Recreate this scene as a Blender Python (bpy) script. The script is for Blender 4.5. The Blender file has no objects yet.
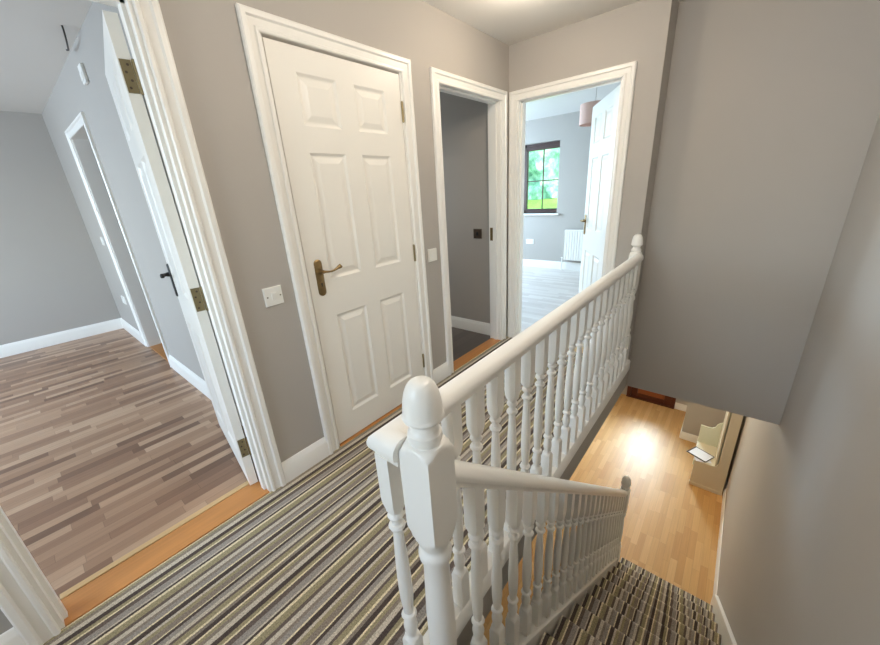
import bpy, math, random
from mathutils import Vector, Matrix
random.seed(7)
PI = math.pi
scene = bpy.context.scene
COL = scene.collection

# ------------------------------------------------------------------ camera
cam_d = bpy.data.cameras.new('camera')
cam = bpy.data.objects.new('camera', cam_d)
COL.objects.link(cam)
cam_d.sensor_fit = 'HORIZONTAL'
cam_d.sensor_width = 36.0
cam_d.lens = 354.21 * 36.0 / 880.0
cam_d.clip_start = 0.02
ROWS = [[0.633374, -0.771581, -0.059153], [-0.300879, -0.175116, -0.937447], [0.712958, 0.611552, -0.343067]]
right, down, fwd = [Vector(r) for r in ROWS]
m = Matrix((( right.x, -down.x, -fwd.x), (right.y, -down.y, -fwd.y), (right.z, -down.z, -fwd.z)))
cam.matrix_world = Matrix.Translation(Vector((0.18177, -1.60288, 1.36178))) @ m.to_4x4()
scene.camera = cam

# ------------------------------------------------------------------ world, exposure, window light, bulbs, added fill
vs = scene.view_settings
vs.view_transform = 'Standard'
vs.look = 'None'
vs.gamma = 1.0
vs.use_curve_mapping = False
vs.exposure = 0.17
scene.cycles.use_denoising = True
scene.cycles.max_bounces = 10
scene.cycles.diffuse_bounces = 6
scene.cycles.sample_clamp_indirect = 6.0
world = bpy.data.worlds.new('sky')
scene.world = world
world.use_nodes = True
wn = world.node_tree
bg = wn.nodes['Background']
sky = wn.nodes.new('ShaderNodeTexSky')
sky.sky_type = 'NISHITA'
sky.sun_disc = False
sky.sun_elevation = math.radians(48)
sky.sun_rotation = math.radians(200)
sky.air_density = 1.2
sky.dust_density = 2.5
wn.links.new(sky.outputs[0], bg.inputs['Color'])
bg.inputs['Strength'].default_value = 1.25


def area(name, loc, direction, sx, sy, power, color, spread=180):
    d = bpy.data.lights.new(name, 'AREA')
    d.shape = 'RECTANGLE'
    d.size, d.size_y = sx, sy
    d.energy = power
    d.color = color
    d.spread = math.radians(spread)
    o = bpy.data.objects.new(name, d)
    COL.objects.link(o)
    o.location = loc
    o.rotation_euler = Vector(direction).to_track_quat('-Z', 'Y').to_euler()
    return o


def point(name, loc, power, color, r=0.06):
    d = bpy.data.lights.new(name, 'POINT')
    d.energy = power
    d.color = color
    d.shadow_soft_size = r
    o = bpy.data.objects.new(name, d)
    COL.objects.link(o)
    o.location = loc
    return o


DAY = (0.76, 0.89, 1.0)
WARM = (1.0, 0.80, 0.56)
area('daylight_side_room', (-2.55, 2.3, 1.45), (1, 0.08, -0.12), 1.5, 1.15, 108, (0.62, 0.81, 1.0))
area('fill_bedroom', (4.9, 2.95, 1.5), (0, -1, -0.25), 1.5, 1.2, 128, (0.56, 0.78, 1.0))  # added fill for the bedroom; its side window is unseen too
area('fill_landing', (-1.54, -0.68, 1.55), (1, -0.35, -0.05), 1.0, 1.05, 22, (0.80, 0.91, 1.0))  # added cool fill from behind the camera, with an unseen window
area('daylight_front_door', (7.50, -0.8, -1.50), (-1, 0, -0.55), 0.5, 1.0, 46, (0.7, 0.86, 1.0), 120)
area('fill_dim_room', (2.55, 1.94, 1.5), (0.35, -1, -0.45), 0.7, 0.7, 9, DAY)  # added to lift the dim room wall; the window there is added too
point('landing_bulb', (2.30, -0.52, 2.24), 6, (1.0, 0.88, 0.72), 0.07)
point('fill_landing_overhead', (1.35, -1.20, 2.22), 23, (1.0, 0.91, 0.79), 0.09)  # added fill lamp without a fitting, brightens the closed door and stairwell
point('hall_bulb', (5.0, -0.75, -0.55), 30, (1.0, 0.84, 0.62), 0.09)


# ------------------------------------------------------------------ materials
def lin(c):
    return tuple(((v / 255) / 12.92 if v / 255 <= 0.04045 else ((v / 255 + 0.055) / 1.055) ** 2.4) for v in c) + (1.0,)


def new_mat(name):
    mt = bpy.data.materials.new(name)
    mt.use_nodes = True
    nt = mt.node_tree
    return mt, nt, nt.nodes['Principled BSDF']


def paint(name, rgb, rough=0.5, var=0.03, scale=6.0, bump=0.0, bscale=300.0, metallic=0.0, spec=0.5):
    mt, nt, b = new_mat(name)
    tc = nt.nodes.new('ShaderNodeTexCoord')
    nz = nt.nodes.new('ShaderNodeTexNoise')
    nz.inputs['Scale'].default_value = scale
    nz.inputs['Detail'].default_value = 4
    nt.links.new(tc.outputs['Object'], nz.inputs['Vector'])
    mx = nt.nodes.new('ShaderNodeMix')
    mx.data_type = 'RGBA'
    c = lin(rgb)
    mx.inputs[6].default_value = tuple(min(1, v * (1 - var)) for v in c[:3]) + (1,)
    mx.inputs[7].default_value = tuple(min(1, v * (1 + var)) for v in c[:3]) + (1,)
    nt.links.new(nz.outputs['Fac'], mx.inputs[0])
    nt.links.new(mx.outputs[2], b.inputs['Base Color'])
    b.inputs['Roughness'].default_value = rough
    b.inputs['Metallic'].default_value = metallic
    b.inputs['Specular IOR Level'].default_value = spec
    if bump:
        n2 = nt.nodes.new('ShaderNodeTexNoise')
        n2.inputs['Scale'].default_value = bscale
        nt.links.new(tc.outputs['Object'], n2.inputs['Vector'])
        bp = nt.nodes.new('ShaderNodeBump')
        bp.inputs['Strength'].default_value = bump
        bp.inputs['Distance'].default_value = 0.002
        nt.links.new(n2.outputs['Fac'], bp.inputs['Height'])
        nt.links.new(bp.outputs[0], b.inputs['Normal'])
    return mt


def mth(nt, op, a, b=None, c=None):
    n = nt.nodes.new('ShaderNodeMath')
    n.operation = op
    for i, v in enumerate((a, b, c)):
        if v is None:
            continue
        if isinstance(v, (int, float)):
            n.inputs[i].default_value = v
        else:
            nt.links.new(v, n.inputs[i])
    return n.outputs[0]


def planks(name, cols, w, L, rough=0.35, axis='X', gap=0.25, grain=0.25, spec=0.5):
    """strip wood floor: strips of width w and length L, running along the axis, random tone per strip"""
    mt, nt, b = new_mat(name)
    tc = nt.nodes.new('ShaderNodeTexCoord')
    sp = nt.nodes.new('ShaderNodeSeparateXYZ')
    nt.links.new(tc.outputs['Object'], sp.inputs[0])
    along, across = (sp.outputs[0], sp.outputs[1]) if axis == 'X' else (sp.outputs[1], sp.outputs[0])
    ra = mth(nt, 'DIVIDE', across, w)
    row = mth(nt, 'FLOOR', ra)
    wn1 = nt.nodes.new('ShaderNodeTexWhiteNoise')
    wn1.noise_dimensions = '1D'
    nt.links.new(row, wn1.inputs['W'])
    la = mth(nt, 'ADD', mth(nt, 'DIVIDE', along, L), mth(nt, 'MULTIPLY', wn1.outputs['Value'], 7.31))
    cell = mth(nt, 'FLOOR', la)
    cb = nt.nodes.new('ShaderNodeCombineXYZ')
    nt.links.new(row, cb.inputs[0])
    nt.links.new(cell, cb.inputs[1])
    wn2 = nt.nodes.new('ShaderNodeTexWhiteNoise')
    wn2.noise_dimensions = '2D'
    nt.links.new(cb.outputs[0], wn2.inputs['Vector'])
    rmp = nt.nodes.new('ShaderNodeValToRGB')
    rmp.color_ramp.interpolation = 'LINEAR'
    els = rmp.color_ramp.elements
    els[0].position, els[0].color = 0, lin(cols[0])
    els[1].position, els[1].color = 1, lin(cols[-1])
    for i, c in enumerate(cols[1:-1]):
        e = els.new((i + 1) / (len(cols) - 1))
        e.color = lin(c)
    nt.links.new(wn2.outputs['Value'], rmp.inputs[0])
    # grain
    mp = nt.nodes.new('ShaderNodeMapping')
    mp.inputs['Scale'].default_value = (3, 70, 1) if axis == 'X' else (70, 3, 1)
    nt.links.new(tc.outputs['Object'], mp.inputs['Vector'])
    va = nt.nodes.new('ShaderNodeVectorMath')
    va.operation = 'ADD'
    nt.links.new(mp.outputs[0], va.inputs[0])
    nt.links.new(wn2.outputs['Color'], va.inputs[1])
    nz = nt.nodes.new('ShaderNodeTexNoise')
    nz.inputs['Scale'].default_value = 1.0
    nz.inputs['Detail'].default_value = 5
    nt.links.new(va.outputs[0], nz.inputs['Vector'])
    g = mth(nt, 'MULTIPLY_ADD', nz.outputs['Fac'], grain * 2, 1 - grain)
    # joints
    fr = mth(nt, 'FRACT', ra)
    fl = mth(nt, 'FRACT', la)
    j1 = mth(nt, 'GREATER_THAN', mth(nt, 'ABSOLUTE', mth(nt, 'SUBTRACT', fr, 0.5)), 0.5 - 0.001 / w)
    j2 = mth(nt, 'GREATER_THAN', mth(nt, 'ABSOLUTE', mth(nt, 'SUBTRACT', fl, 0.5)), 0.5 - 0.001 / L)
    j = mth(nt, 'MAXIMUM', j1, j2)
    k = mth(nt, 'MULTIPLY', g, mth(nt, 'SUBTRACT', 1.0, mth(nt, 'MULTIPLY', j, gap)))
    mx = nt.nodes.new('ShaderNodeVectorMath')
    mx.operation = 'SCALE'
    nt.links.new(rmp.outputs[0], mx.inputs[0])
    nt.links.new(k, mx.inputs['Scale'])
    nt.links.new(mx.outputs[0], b.inputs['Base Color'])
    b.inputs['Roughness'].default_value = rough
    b.inputs['Specular IOR Level'].default_value = spec
    return mt


def carpet(name):
    mt, nt, b = new_mat(name)
    tc = nt.nodes.new('ShaderNodeTexCoord')
    sp = nt.nodes.new('ShaderNodeSeparateXYZ')
    nt.links.new(tc.outputs['Object'], sp.inputs[0])
    wob = nt.nodes.new('ShaderNodeTexNoise')
    wob.inputs['Scale'].default_value = 260
    nt.links.new(tc.outputs['Object'], wob.inputs['Vector'])
    yy = mth(nt, 'MULTIPLY_ADD', wob.outputs['Fac'], 0.004, sp.outputs[1])
    fr = mth(nt, 'FRACT', mth(nt, 'DIVIDE', yy, 0.43))
    rmp = nt.nodes.new('ShaderNodeValToRGB')
    rmp.color_ramp.interpolation = 'CONSTANT'
    D, B, T, O, C, G, L = (80, 69, 64), (106, 93, 85), (138, 125, 112), (154, 142, 112), (222, 208, 174), (152, 143, 134), (196, 184, 166)
    seq = [(D, 14), (T, 10), (C, 7), (O, 16), (B, 9), (L, 12), (G, 14), (D, 10), (C, 5), (T, 18), (O, 14), (L, 8), (D, 18), (C, 6),
           (G, 16), (T, 10), (L, 14), (B, 12), (O, 22), (C, 8), (D, 9), (L, 6), (G, 20), (B, 16), (C, 6), (O, 12), (D, 16), (L, 16), (T, 12), (O, 10), (C, 6)]
    tot = sum(w for _, w in seq)
    els = rmp.color_ramp.elements
    els[0].position, els[0].color = 0, lin(seq[0][0])
    els.remove(els[1])
    acc = seq[0][1]
    for c, w in seq[1:]:
        e = els.new(acc / tot)
        e.color = lin(c)
        acc += w
    nt.links.new(fr, rmp.inputs[0])
    nz = nt.nodes.new('ShaderNodeTexNoise')
    nz.inputs['Scale'].default_value = 210
    nz.inputs['Detail'].default_value = 2
    nt.links.new(tc.outputs['Object'], nz.inputs['Vector'])
    k = mth(nt, 'MULTIPLY_ADD', nz.outputs['Fac'], 1.6, 0.2)
    mx = nt.nodes.new('ShaderNodeVectorMath')
    mx.operation = 'SCALE'
    nt.links.new(rmp.outputs[0], mx.inputs[0])
    nt.links.new(k, mx.inputs['Scale'])
    nt.links.new(mx.outputs[0], b.inputs['Base Color'])
    b.inputs['Roughness'].default_value = 0.95
    b.inputs['Specular IOR Level'].default_value = 0.1
    bp = nt.nodes.new('ShaderNodeBump')
    bp.inputs['Strength'].default_value = 0.7
    bp.inputs['Distance'].default_value = 0.004
    nt.links.new(nz.outputs['Fac'], bp.inputs['Height'])
    nt.links.new(bp.outputs[0], b.inputs['Normal'])
    return mt


def leafy(name, c0, c1, c2, scale):
    mt, nt, b = new_mat(name)
    tc = nt.nodes.new('ShaderNodeTexCoord')
    nz = nt.nodes.new('ShaderNodeTexNoise')
    nz.inputs['Scale'].default_value = scale
    nz.inputs['Detail'].default_value = 8
    nz.inputs['Roughness'].default_value = 0.7
    nt.links.new(tc.outputs['Object'], nz.inputs['Vector'])
    r = nt.nodes.new('ShaderNodeValToRGB')
    e = r.color_ramp.elements
    e[0].position, e[0].color = 0.33, lin(c0)
    e[1].position, e[1].color = 0.68, lin(c2)
    e.new(0.5).color = lin(c1)
    nt.links.new(nz.outputs['Fac'], r.inputs[0])
    nt.links.new(r.outputs[0], b.inputs['Base Color'])
    b.inputs['Roughness'].default_value = 0.8
    return mt


def glass_mat(name):
    mt = bpy.data.materials.new(name)
    mt.use_nodes = True
    nt = mt.node_tree
    nt.nodes.remove(nt.nodes['Principled BSDF'])
    out = nt.nodes['Material Output']
    tr = nt.nodes.new('ShaderNodeBsdfTransparent')
    tr.inputs[0].default_value = (0.95, 0.98, 0.97, 1)
    gl = nt.nodes.new('ShaderNodeBsdfGlossy')
    gl.inputs['Roughness'].default_value = 0.02
    fr = nt.nodes.new('ShaderNodeFresnel')
    fr.inputs['IOR'].default_value = 1.35
    mx = nt.nodes.new('ShaderNodeMixShader')
    nt.links.new(fr.outputs[0], mx.inputs[0])
    nt.links.new(tr.outputs[0], mx.inputs[1])
    nt.links.new(gl.outputs[0], mx.inputs[2])
    nt.links.new(mx.outputs[0], out.inputs[0])
    return mt


def emit_mat(name, rgb, s):
    mt, nt, b = new_mat(name)
    b.inputs['Base Color'].default_value = lin(rgb)
    b.inputs['Emission Color'].default_value = lin(rgb)
    b.inputs['Emission Strength'].default_value = s
    return mt


M = {}
M['wall'] = paint('grey_wall_paint', (179, 173, 166), 0.6, 0.02, 3, 0.08, 220)
M['ceiling'] = paint('white_ceiling_paint', (226, 222, 216), 0.75, 0.01, 3, 0.05, 200)
M['gloss'] = paint('white_gloss_paint', (246, 243, 237), 0.28, 0.015, 5)
M['satin'] = paint('white_satin_door_paint', (245, 241, 233), 0.36, 0.012, 4)
M['carpet'] = carpet('striped_loop_carpet')
M['laminate'] = planks('grey_brown_strip_laminate', [(122, 90, 70), (148, 112, 88), (160, 124, 98), (176, 140, 112), (192, 158, 130)], 0.055, 0.36, 0.34, 'X', 0.3, 0.2)
M['bedlam'] = planks('glare_paled_bedroom_laminate', [(200, 190, 182), (210, 201, 194), (220, 213, 206)], 0.065, 0.5, 0.3, 'Y', 0.2, 0.1)  # laminate paled: window glare is put into the colour
M['oak'] = planks('light_oak_strip_floor', [(198, 150, 90), (206, 160, 100), (212, 168, 108), (220, 178, 120)], 0.068, 0.42, 0.44, 'X', 0.25, 0.14)
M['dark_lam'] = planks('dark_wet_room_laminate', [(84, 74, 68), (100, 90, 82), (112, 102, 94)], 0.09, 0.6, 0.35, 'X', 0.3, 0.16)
M['pine'] = planks('orange_pine_threshold', [(186, 124, 66), (196, 134, 74)], 0.4, 3.0, 0.4, 'X', 0.0, 0.22)
M['strip'] = planks('pale_wood_edging', [(204, 168, 118), (212, 176, 126)], 0.4, 3.0, 0.4, 'X', 0.0, 0.15)
M['brass'] = paint('antique_brass', (146, 122, 84), 0.4, 0.25, 60, 0.15, 200, 0.9)
M['hinge'] = paint('dull_brass_hinge', (150, 136, 104), 0.45, 0.15, 60, 0, 1, 0.85)
M['dark'] = paint('dark_metal', (42, 38, 36), 0.4, 0.1, 40)
M['plastic'] = paint('white_plastic', (238, 236, 230), 0.35, 0.01, 10)
M['bronze'] = paint('bronze_switch_plate', (92, 78, 66), 0.35, 0.1, 40, 0, 1, 0.5)
M['brown'] = paint('dark_brown_window_frame', (74, 52, 46), 0.4, 0.1, 12)
M['mahog'] = paint('dark_mahogany', (92, 44, 26), 0.35, 0.2, 10)
M['mahog2'] = paint('orange_mahogany_panel', (150, 84, 46), 0.35, 0.2, 10)
M['cream'] = paint('cream_furniture_paint', (222, 214, 192), 0.4, 0.02, 6)
M['paleg'] = paint('pale_green_cream_paint', (222, 226, 206), 0.4, 0.02, 6)
M['pink'] = paint('dusty_pink_fabric', (236, 200, 188), 0.9, 0.06, 60)
M['paper'] = paint('white_paper', (236, 238, 246), 0.5, 0.01, 10)
M['navy'] = paint('dark_folder_cover', (48, 46, 52), 0.4, 0.1, 10)
M['cord'] = paint('white_cord', (220, 218, 212), 0.5, 0.01, 10)
M['hedge'] = leafy('hedge_leaves', (70, 120, 92), (118, 172, 138), (182, 220, 194), 3.2)
M['lawn'] = leafy('grass', (84, 140, 44), (104, 160, 58), (132, 182, 78), 1.2)
M['glass'] = glass_mat('window_glass')
M['lampglow'] = emit_mat('lamp_opal_glass', (255, 214, 160), 6.0)


# ------------------------------------------------------------------ mesh helpers
class MB:
    def __init__(s):
        s.v, s.f, s.mi = [], [], []

    def add(s, vs_, fs, mi=0):
        n = len(s.v)
        s.v += [tuple(p) for p in vs_]
        s.f += [tuple(i + n for i in f) for f in fs]
        s.mi += [mi] * len(fs)

    def box(s, x0, x1, y0, y1, z0, z1, mi=0):
        x0, x1 = min(x0, x1), max(x0, x1)
        y0, y1 = min(y0, y1), max(y0, y1)
        z0, z1 = min(z0, z1), max(z0, z1)
        s.add([(x0, y0, z0), (x1, y0, z0), (x1, y1, z0), (x0, y1, z0), (x0, y0, z1), (x1, y0, z1), (x1, y1, z1), (x0, y1, z1)],
              [(0, 3, 2, 1), (4, 5, 6, 7), (0, 1, 5, 4), (1, 2, 6, 5), (2, 3, 7, 6), (3, 0, 4, 7)], mi)

    def loft(s, rings, closed=True, caps=True, mi=0):
        n = len(rings[0])
        vs_ = [p for r in rings for p in r]
        fs = []
        for i in range(len(rings) - 1):
            for j in range(n if closed else n - 1):
                k = (j + 1) % n
                fs.append((i * n + j, i * n + k, (i + 1) * n + k, (i + 1) * n + j))
        if caps:
            fs.append(tuple(range(n - 1, -1, -1)))
            fs.append(tuple((len(rings) - 1) * n + j for j in range(n)))
        s.add(vs_, fs, mi)

    def lathe(s, prof, cx=0, cy=0, seg=16, mi=0, square=None, base=None):
        """prof: (z, r) list; square: half-width that clamps r to a square section"""
        rings = []
        for z, r in prof:
            ring = []
            for k in range(seg):
                a = 2 * PI * k / seg + PI / 4
                rr = r
                if square:
                    rr = min(r, square / max(abs(math.cos(a)), abs(math.sin(a))))
                x, y = rr * math.cos(a), rr * math.sin(a)
                zz = z if base is None else z + base(x, z)
                ring.append((cx + x, cy + y, zz))
            rings.append(ring)
        s.loft(rings, mi=mi)

    def tube(s, pts, r, seg=8, mi=0):
        rings = []
        pts = [Vector(p) for p in pts]
        for i, p in enumerate(pts):
            d = (pts[min(i + 1, len(pts) - 1)] - pts[max(i - 1, 0)]).normalized()
            up = Vector((0, 0, 1)) if abs(d.z) < 0.9 else Vector((1, 0, 0))
            a = d.cross(up).normalized()
            b = a.cross(d)
            rr = r[i] if isinstance(r, (list, tuple)) else r
            rings.append([p + a * rr * math.cos(2 * PI * k / seg) + b * rr * math.sin(2 * PI * k / seg) for k in range(seg)])
        s.loft(rings, mi=mi)

    def prism(s, poly, fn, t0, t1, mi=0):
        s.loft([[fn(a, b, t0) for a, b in poly], [fn(a, b, t1) for a, b in poly]], mi=mi)

    def build(s, name, mat, parent=None, world=False, smooth=None, bevel=0.0, origin=None):
        """world=True: vertices are world coordinates, the parent is an unrotated Empty"""
        off = Vector((0, 0, 0))
        if origin is not None:
            off = Vector(origin)
        elif world and parent is not None:
            off = parent.location.copy()
            q = parent.parent
            while q is not None:
                off += q.location
                q = q.parent
        me = bpy.data.meshes.new(name)
        me.from_pydata([tuple(Vector(p) - off) for p in s.v], [], s.f)
        mats = mat if isinstance(mat, (list, tuple)) else [mat]
        for x in mats:
            me.materials.append(x)
        me.polygons.foreach_set('material_index', s.mi)
        me.update()
        import bmesh
        bm = bmesh.new()
        bm.from_mesh(me)
        bmesh.ops.recalc_face_normals(bm, faces=bm.faces)
        bm.to_mesh(me)
        bm.free()
        if smooth:
            me.polygons.foreach_set('use_smooth', [True] * len(me.polygons))
            me.set_sharp_from_angle(angle=math.radians(smooth))
        o = bpy.data.objects.new(name, me)
        COL.objects.link(o)
        if parent is not None:
            o.parent = parent
        elif origin is not None:
            o.location = origin
        if bevel:
            md = o.modifiers.new('bevel', 'BEVEL')
            md.width = bevel
            md.segments = 2
            md.limit_method = 'ANGLE'
        return o


def tag(o, label, cat, group=None, kind=None):
    o['label'] = label
    o['category'] = cat
    if group:
        o['group'] = group
    if kind:
        o['kind'] = kind
    return o


def empty(name, loc, label, cat, group=None):
    o = bpy.data.objects.new(name, None)
    COL.objects.link(o)
    o.location = loc
    o.empty_display_size = 0.1
    return tag(o, label, cat, group)


def struct(o, label, cat):
    return tag(o, label, cat, None, 'structure')


# ------------------------------------------------------------------ layout numbers
H = 2.375            # landing ceiling
HF = -2.70           # hall floor
HC = -0.32           # hall ceiling
XE = 3.05            # end wall
WT = 0.11            # wall thickness
YE = -1.06           # landing edge
YR = -2.05           # stair side wall
XB = 3.27            # wall above the hall
RISE = 2.70 / 13
GO = 0.2415
XN = 0.54            # top nosing
YN = -1.172          # stair balustrade line
DH = 1.995           # door opening height


def wall_grid(mb, fn, u0, u1, z0, z1, t0, t1, openings):
    """solid wall with rectangular openings; fn(u, t, z) -> world"""
    us = sorted({u0, u1} | {o[0] for o in openings} | {o[1] for o in openings})
    zs = sorted({z0, z1} | {o[2] for o in openings} | {o[3] for o in openings})
    for a, b in zip(us, us[1:]):
        for c, d in zip(zs, zs[1:]):
            mu, mz = (a + b) / 2, (c + d) / 2
            if any(o[0] < mu < o[1] and o[2] < mz < o[3] for o in openings):
                continue
            p, q = fn(a, t0, c), fn(b, t1, d)
            mb.box(p[0], q[0], p[1], q[1], p[2], q[2])


fx = lambda u, t, z: (u, t, z)      # wall along x
fy = lambda u, t, z: (t, u, z)      # wall along y

DW = [(-0.10, 0.665), (1.064, 1.850), (2.170, 2.930)]     # openings in the long landing wall
BD = (-0.840, -0.085)                                       # bedroom opening in the end wall
SD = (2.30, 3.08)                                           # side room inner doorway

# ------------------------------------------------------------------ floors and ceilings
b = MB()
poly = [(-1.6, 0.0), (-1.6, YR), (XN - 0.015, YR), (XN - 0.015, YE), (XE, YE), (XE, 0.0)]
b.prism(poly, lambda x, y, z: (x, y, z), -0.025, 0.0)
struct(b.build('floor_landing', M['carpet']), 'striped brown, cream and grey carpet covering the landing', 'floor')
b = MB(); b.box(-2.6, 0.95, 0.0, 4.35, -0.06, -0.004)
struct(b.build('floor_side_room', M['laminate']), 'grey-brown strip laminate floor of the empty side room', 'floor')
b = MB(); b.box(0.95, 1.95, 1.9, 3.5, -0.06, -0.004)
struct(b.build('floor_inner_room', M['laminate']), 'floor glimpsed through the inner doorway of the side room', 'floor')
b = MB(); b.box(1.95, 3.05, 0.0, 2.1, -0.06, -0.004)
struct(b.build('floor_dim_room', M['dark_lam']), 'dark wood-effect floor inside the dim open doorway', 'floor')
b = MB(); b.box(XE, XB + 0.1, YE + 0.001, 3.2, -0.06, -0.004); b.box(XB + 0.1, 6.45, -1.3, 3.2, -0.06, -0.004)
struct(b.build('floor_bedroom', M['bedlam']), 'laminate floor of the bedroom, window glare painted in as a pale tone', 'floor')
b = MB(); b.box(-0.3, 7.6, YR - 0.1, 0.1, HF - 0.1, HF)
struct(b.build('floor_hall', M['oak']), 'light oak strip floor of the hall at the foot of the stairs', 'floor')

b = MB(); b.box(-1.7, XB + 0.1, YR - 0.1, 0.0, H, H + 0.1)
struct(b.build('ceiling_landing', M['ceiling']), 'white ceiling above the landing', 'ceiling')
b = MB(); b.box(-2.7, 3.1, 0.0, 4.4, H, H + 0.1)
struct(b.build('ceiling_side_room', M['ceiling']), 'white ceiling of the side room', 'ceiling')
b = MB(); b.box(XE + WT, 6.5, -1.0, 3.3, H, H + 0.1); b.box(XB + 0.1, 6.5, -1.4, -1.0, H, H + 0.1)
struct(b.build('ceiling_bedroom', M['ceiling']), 'white ceiling of the bedroom', 'ceiling')
b = MB(); b.box(-0.3, XB + 0.1, YE + 0.02, 0.1, HC, HC + 0.05); b.box(XB + 0.1, 7.6, YR - 0.1, 0.1, HC, HC + 0.2)
struct(b.build('ceiling_hall', M['ceiling']), 'white ceiling of the hall below the landing', 'ceiling')

# ------------------------------------------------------------------ walls
b = MB()
wall_grid(b, fx, -2.6, XE + WT, -0.06, H, 0.0, WT, [(a, c, -0.06, DH + 0.012) for a, c in DW])
struct(b.build('wall_long', M['wall']), 'long grey landing wall holding three doorways', 'wall')
b = MB()
wall_grid(b, fy, YE, 0.0, HC, H, XE, XE + WT, [(BD[0], BD[1], 0.0, DH + 0.012)])
b.box(XE + WT, XB + 0.1, YE, YE + 0.09, HC, H)
struct(b.build('wall_end', M['wall']), 'grey end wall around the bedroom doorway', 'wall')
b = MB(); b.box(XB, XB + 0.1, YR, YE, HC, H)
struct(b.build('wall_over_hall', M['wall']), 'big blank grey wall hanging above the hall opening', 'wall')
b = MB(); b.box(-1.7, 7.6, YR - 0.1, YR, HF, H)
struct(b.build('wall_stair', M['wall']), 'long grey wall running down beside the stairs', 'wall')
b = MB()
wall_grid(b, fy, YR, 0.0, -0.06, H, -1.7, -1.6, [(-1.25, -0.12, 1.0, 2.1)])
struct(b.build('wall_back', M['wall']), 'grey wall behind the landing', 'wall')
b = MB(); b.box(XN - 0.02, XE, YE, YE + 0.02, HC, -0.025)
struct(b.build('wall_landing_edge', M['wall']), 'grey strip of wall under the landing edge', 'wall')
# side room
b = MB(); b.box(-2.7, 0.95, 4.23, 4.35, -0.06, H)
struct(b.build('wall_side_room_back', M['wall']), 'far grey wall of the side room', 'wall')
b = MB(); wall_grid(b, fy, WT, 4.23, -0.06, H, 0.836, 0.95, [(SD[0], SD[1], -0.06, DH + 0.012)])
struct(b.build('wall_side_room_inner', M['wall']), 'pale wall of the side room with an inner doorway', 'wall')
b = MB(); wall_grid(b, fy, WT, 4.23, -0.06, H, -2.7, -2.6, [(1.5, 3.1, 0.85, 2.05)])
struct(b.build('wall_side_room_outer', M['wall']), 'outer wall of the side room', 'wall')
b = MB(); b.box(0.95, 2.0, 1.8, 1.9, -0.06, H); b.box(0.95, 2.0, 3.5, 3.6, -0.06, H); b.box(1.95, 2.05, 1.9, 3.5, -0.06, H)
struct(b.build('wall_inner_room', M['wall']), 'dim walls behind the inner doorway of the side room', 'wall')
# dim room
b = MB(); b.box(3.0, XE + WT, WT, 2.1, -0.06, H); wall_grid(b, fx, 2.06, 3.0, -0.06, H, 2.0, 2.1, [(2.2, 2.9, 1.15, 1.85)]); b.box(2.06, 2.14, WT, 2.0, -0.06, H)
struct(b.build('wall_dim_room', M['wall']), 'dim grey wall seen through the open third doorway', 'wall')
# cupboard
b = MB(); b.box(0.95, 2.06, 0.7, 0.75, -0.06, H)
struct(b.build('wall_cupboard', M['wall']), 'back wall of the closed cupboard', 'wall')
# bedroom
WY0, WY1, WZ0, WZ1 = 0.83, 2.10, 0.93, 2.03
b = MB(); wall_grid(b, fy, -1.3, 3.2, -0.06, H, 6.175, 6.45, [(WY0, WY1, WZ0, WZ1)])
struct(b.build('wall_bedroom_window', M['wall']), 'pale grey bedroom wall with the window', 'wall')
b = MB(); wall_grid(b, fx, XE + WT, 6.45, -0.06, H, 3.1, 3.2, [(4.1, 5.7, 0.9, 2.1)])
b.box(XB + 0.1, 6.45, -1.3, -1.2, -0.06, H); b.box(XE + 0.0, XE + WT, 2.1, 3.2, -0.06, H)
struct(b.build('wall_bedroom_side', M['wall']), 'side walls of the bedroom', 'wall')
# hall
b = MB(); wall_grid(b, fy, YR, 0.1, HF, HC, 7.25, 7.4, [(-1.21, -0.39, HF, HF + 2.06)])
struct(b.build('wall_hall_front', M['wall']), 'front wall of the hall around the mahogany door', 'wall')
b = MB(); b.box(-0.3, 7.25, -0.20, -0.10, HF, HC); b.box(-0.3, -0.2, YR, -0.20, HF, HC)
struct(b.build('wall_hall_side', M['wall']), 'side wall of the hall', 'wall')
b = MB(); b.box(6.35, 7.25, YR, -1.42, HF, HC)
struct(b.build('wall_hall_pier', M['wall']), 'grey wall pier jutting out beside the mahogany front door', 'wall')

# ------------------------------------------------------------------ skirting boards
SKP = [(0, 0), (0.018, 0), (0.018, 0.082), (0.015, 0.090), (0.015, 0.094), (0.011, 0.100), (0.009, 0.110), (0.005, 0.118), (0, 0.120)]


def skirt(mb, p0, p1, n, h=0.12, z0=0.0):
    """straight run of moulded skirting; n = outward normal"""
    rings = []
    for p in (p0, p1):
        rings.append([(p[0] + n[0] * d, p[1] + n[1] * d, z0 + z * h / 0.12) for d, z in SKP])
    mb.loft(rings)


AW = 0.07            # architrave width
b = MB()
for a, c in ((0.665 + AW, 1.07 - AW), (1.85 + AW, 2.17 - AW), (-1.6, -0.10 - AW)):
    skirt(b, (a, 0), (c, 0), (0, -1))
struct(b.build('baseboard_long', M['gloss'], smooth=35), 'white moulded skirting along the long landing wall', 'skirting board')
b = MB(); skirt(b, (XE, BD[0] - AW), (XE, YE), (-1, 0))
struct(b.build('baseboard_end', M['gloss'], smooth=35), 'short white skirting on the end wall by the balustrade', 'skirting board')
b = MB()
skirt(b, (-2.6, 4.23), (0.836, 4.23), (0, -1), 0.13, -0.004)
skirt(b, (0.836, SD[1] + AW), (0.836, 4.23), (-1, 0), 0.13, -0.004)
skirt(b, (0.836, WT), (0.836, SD[0] - AW), (-1, 0), 0.13, -0.004)
struct(b.build('baseboard_side_room', M['gloss'], smooth=35), 'white skirting round the side room', 'skirting board')
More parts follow.
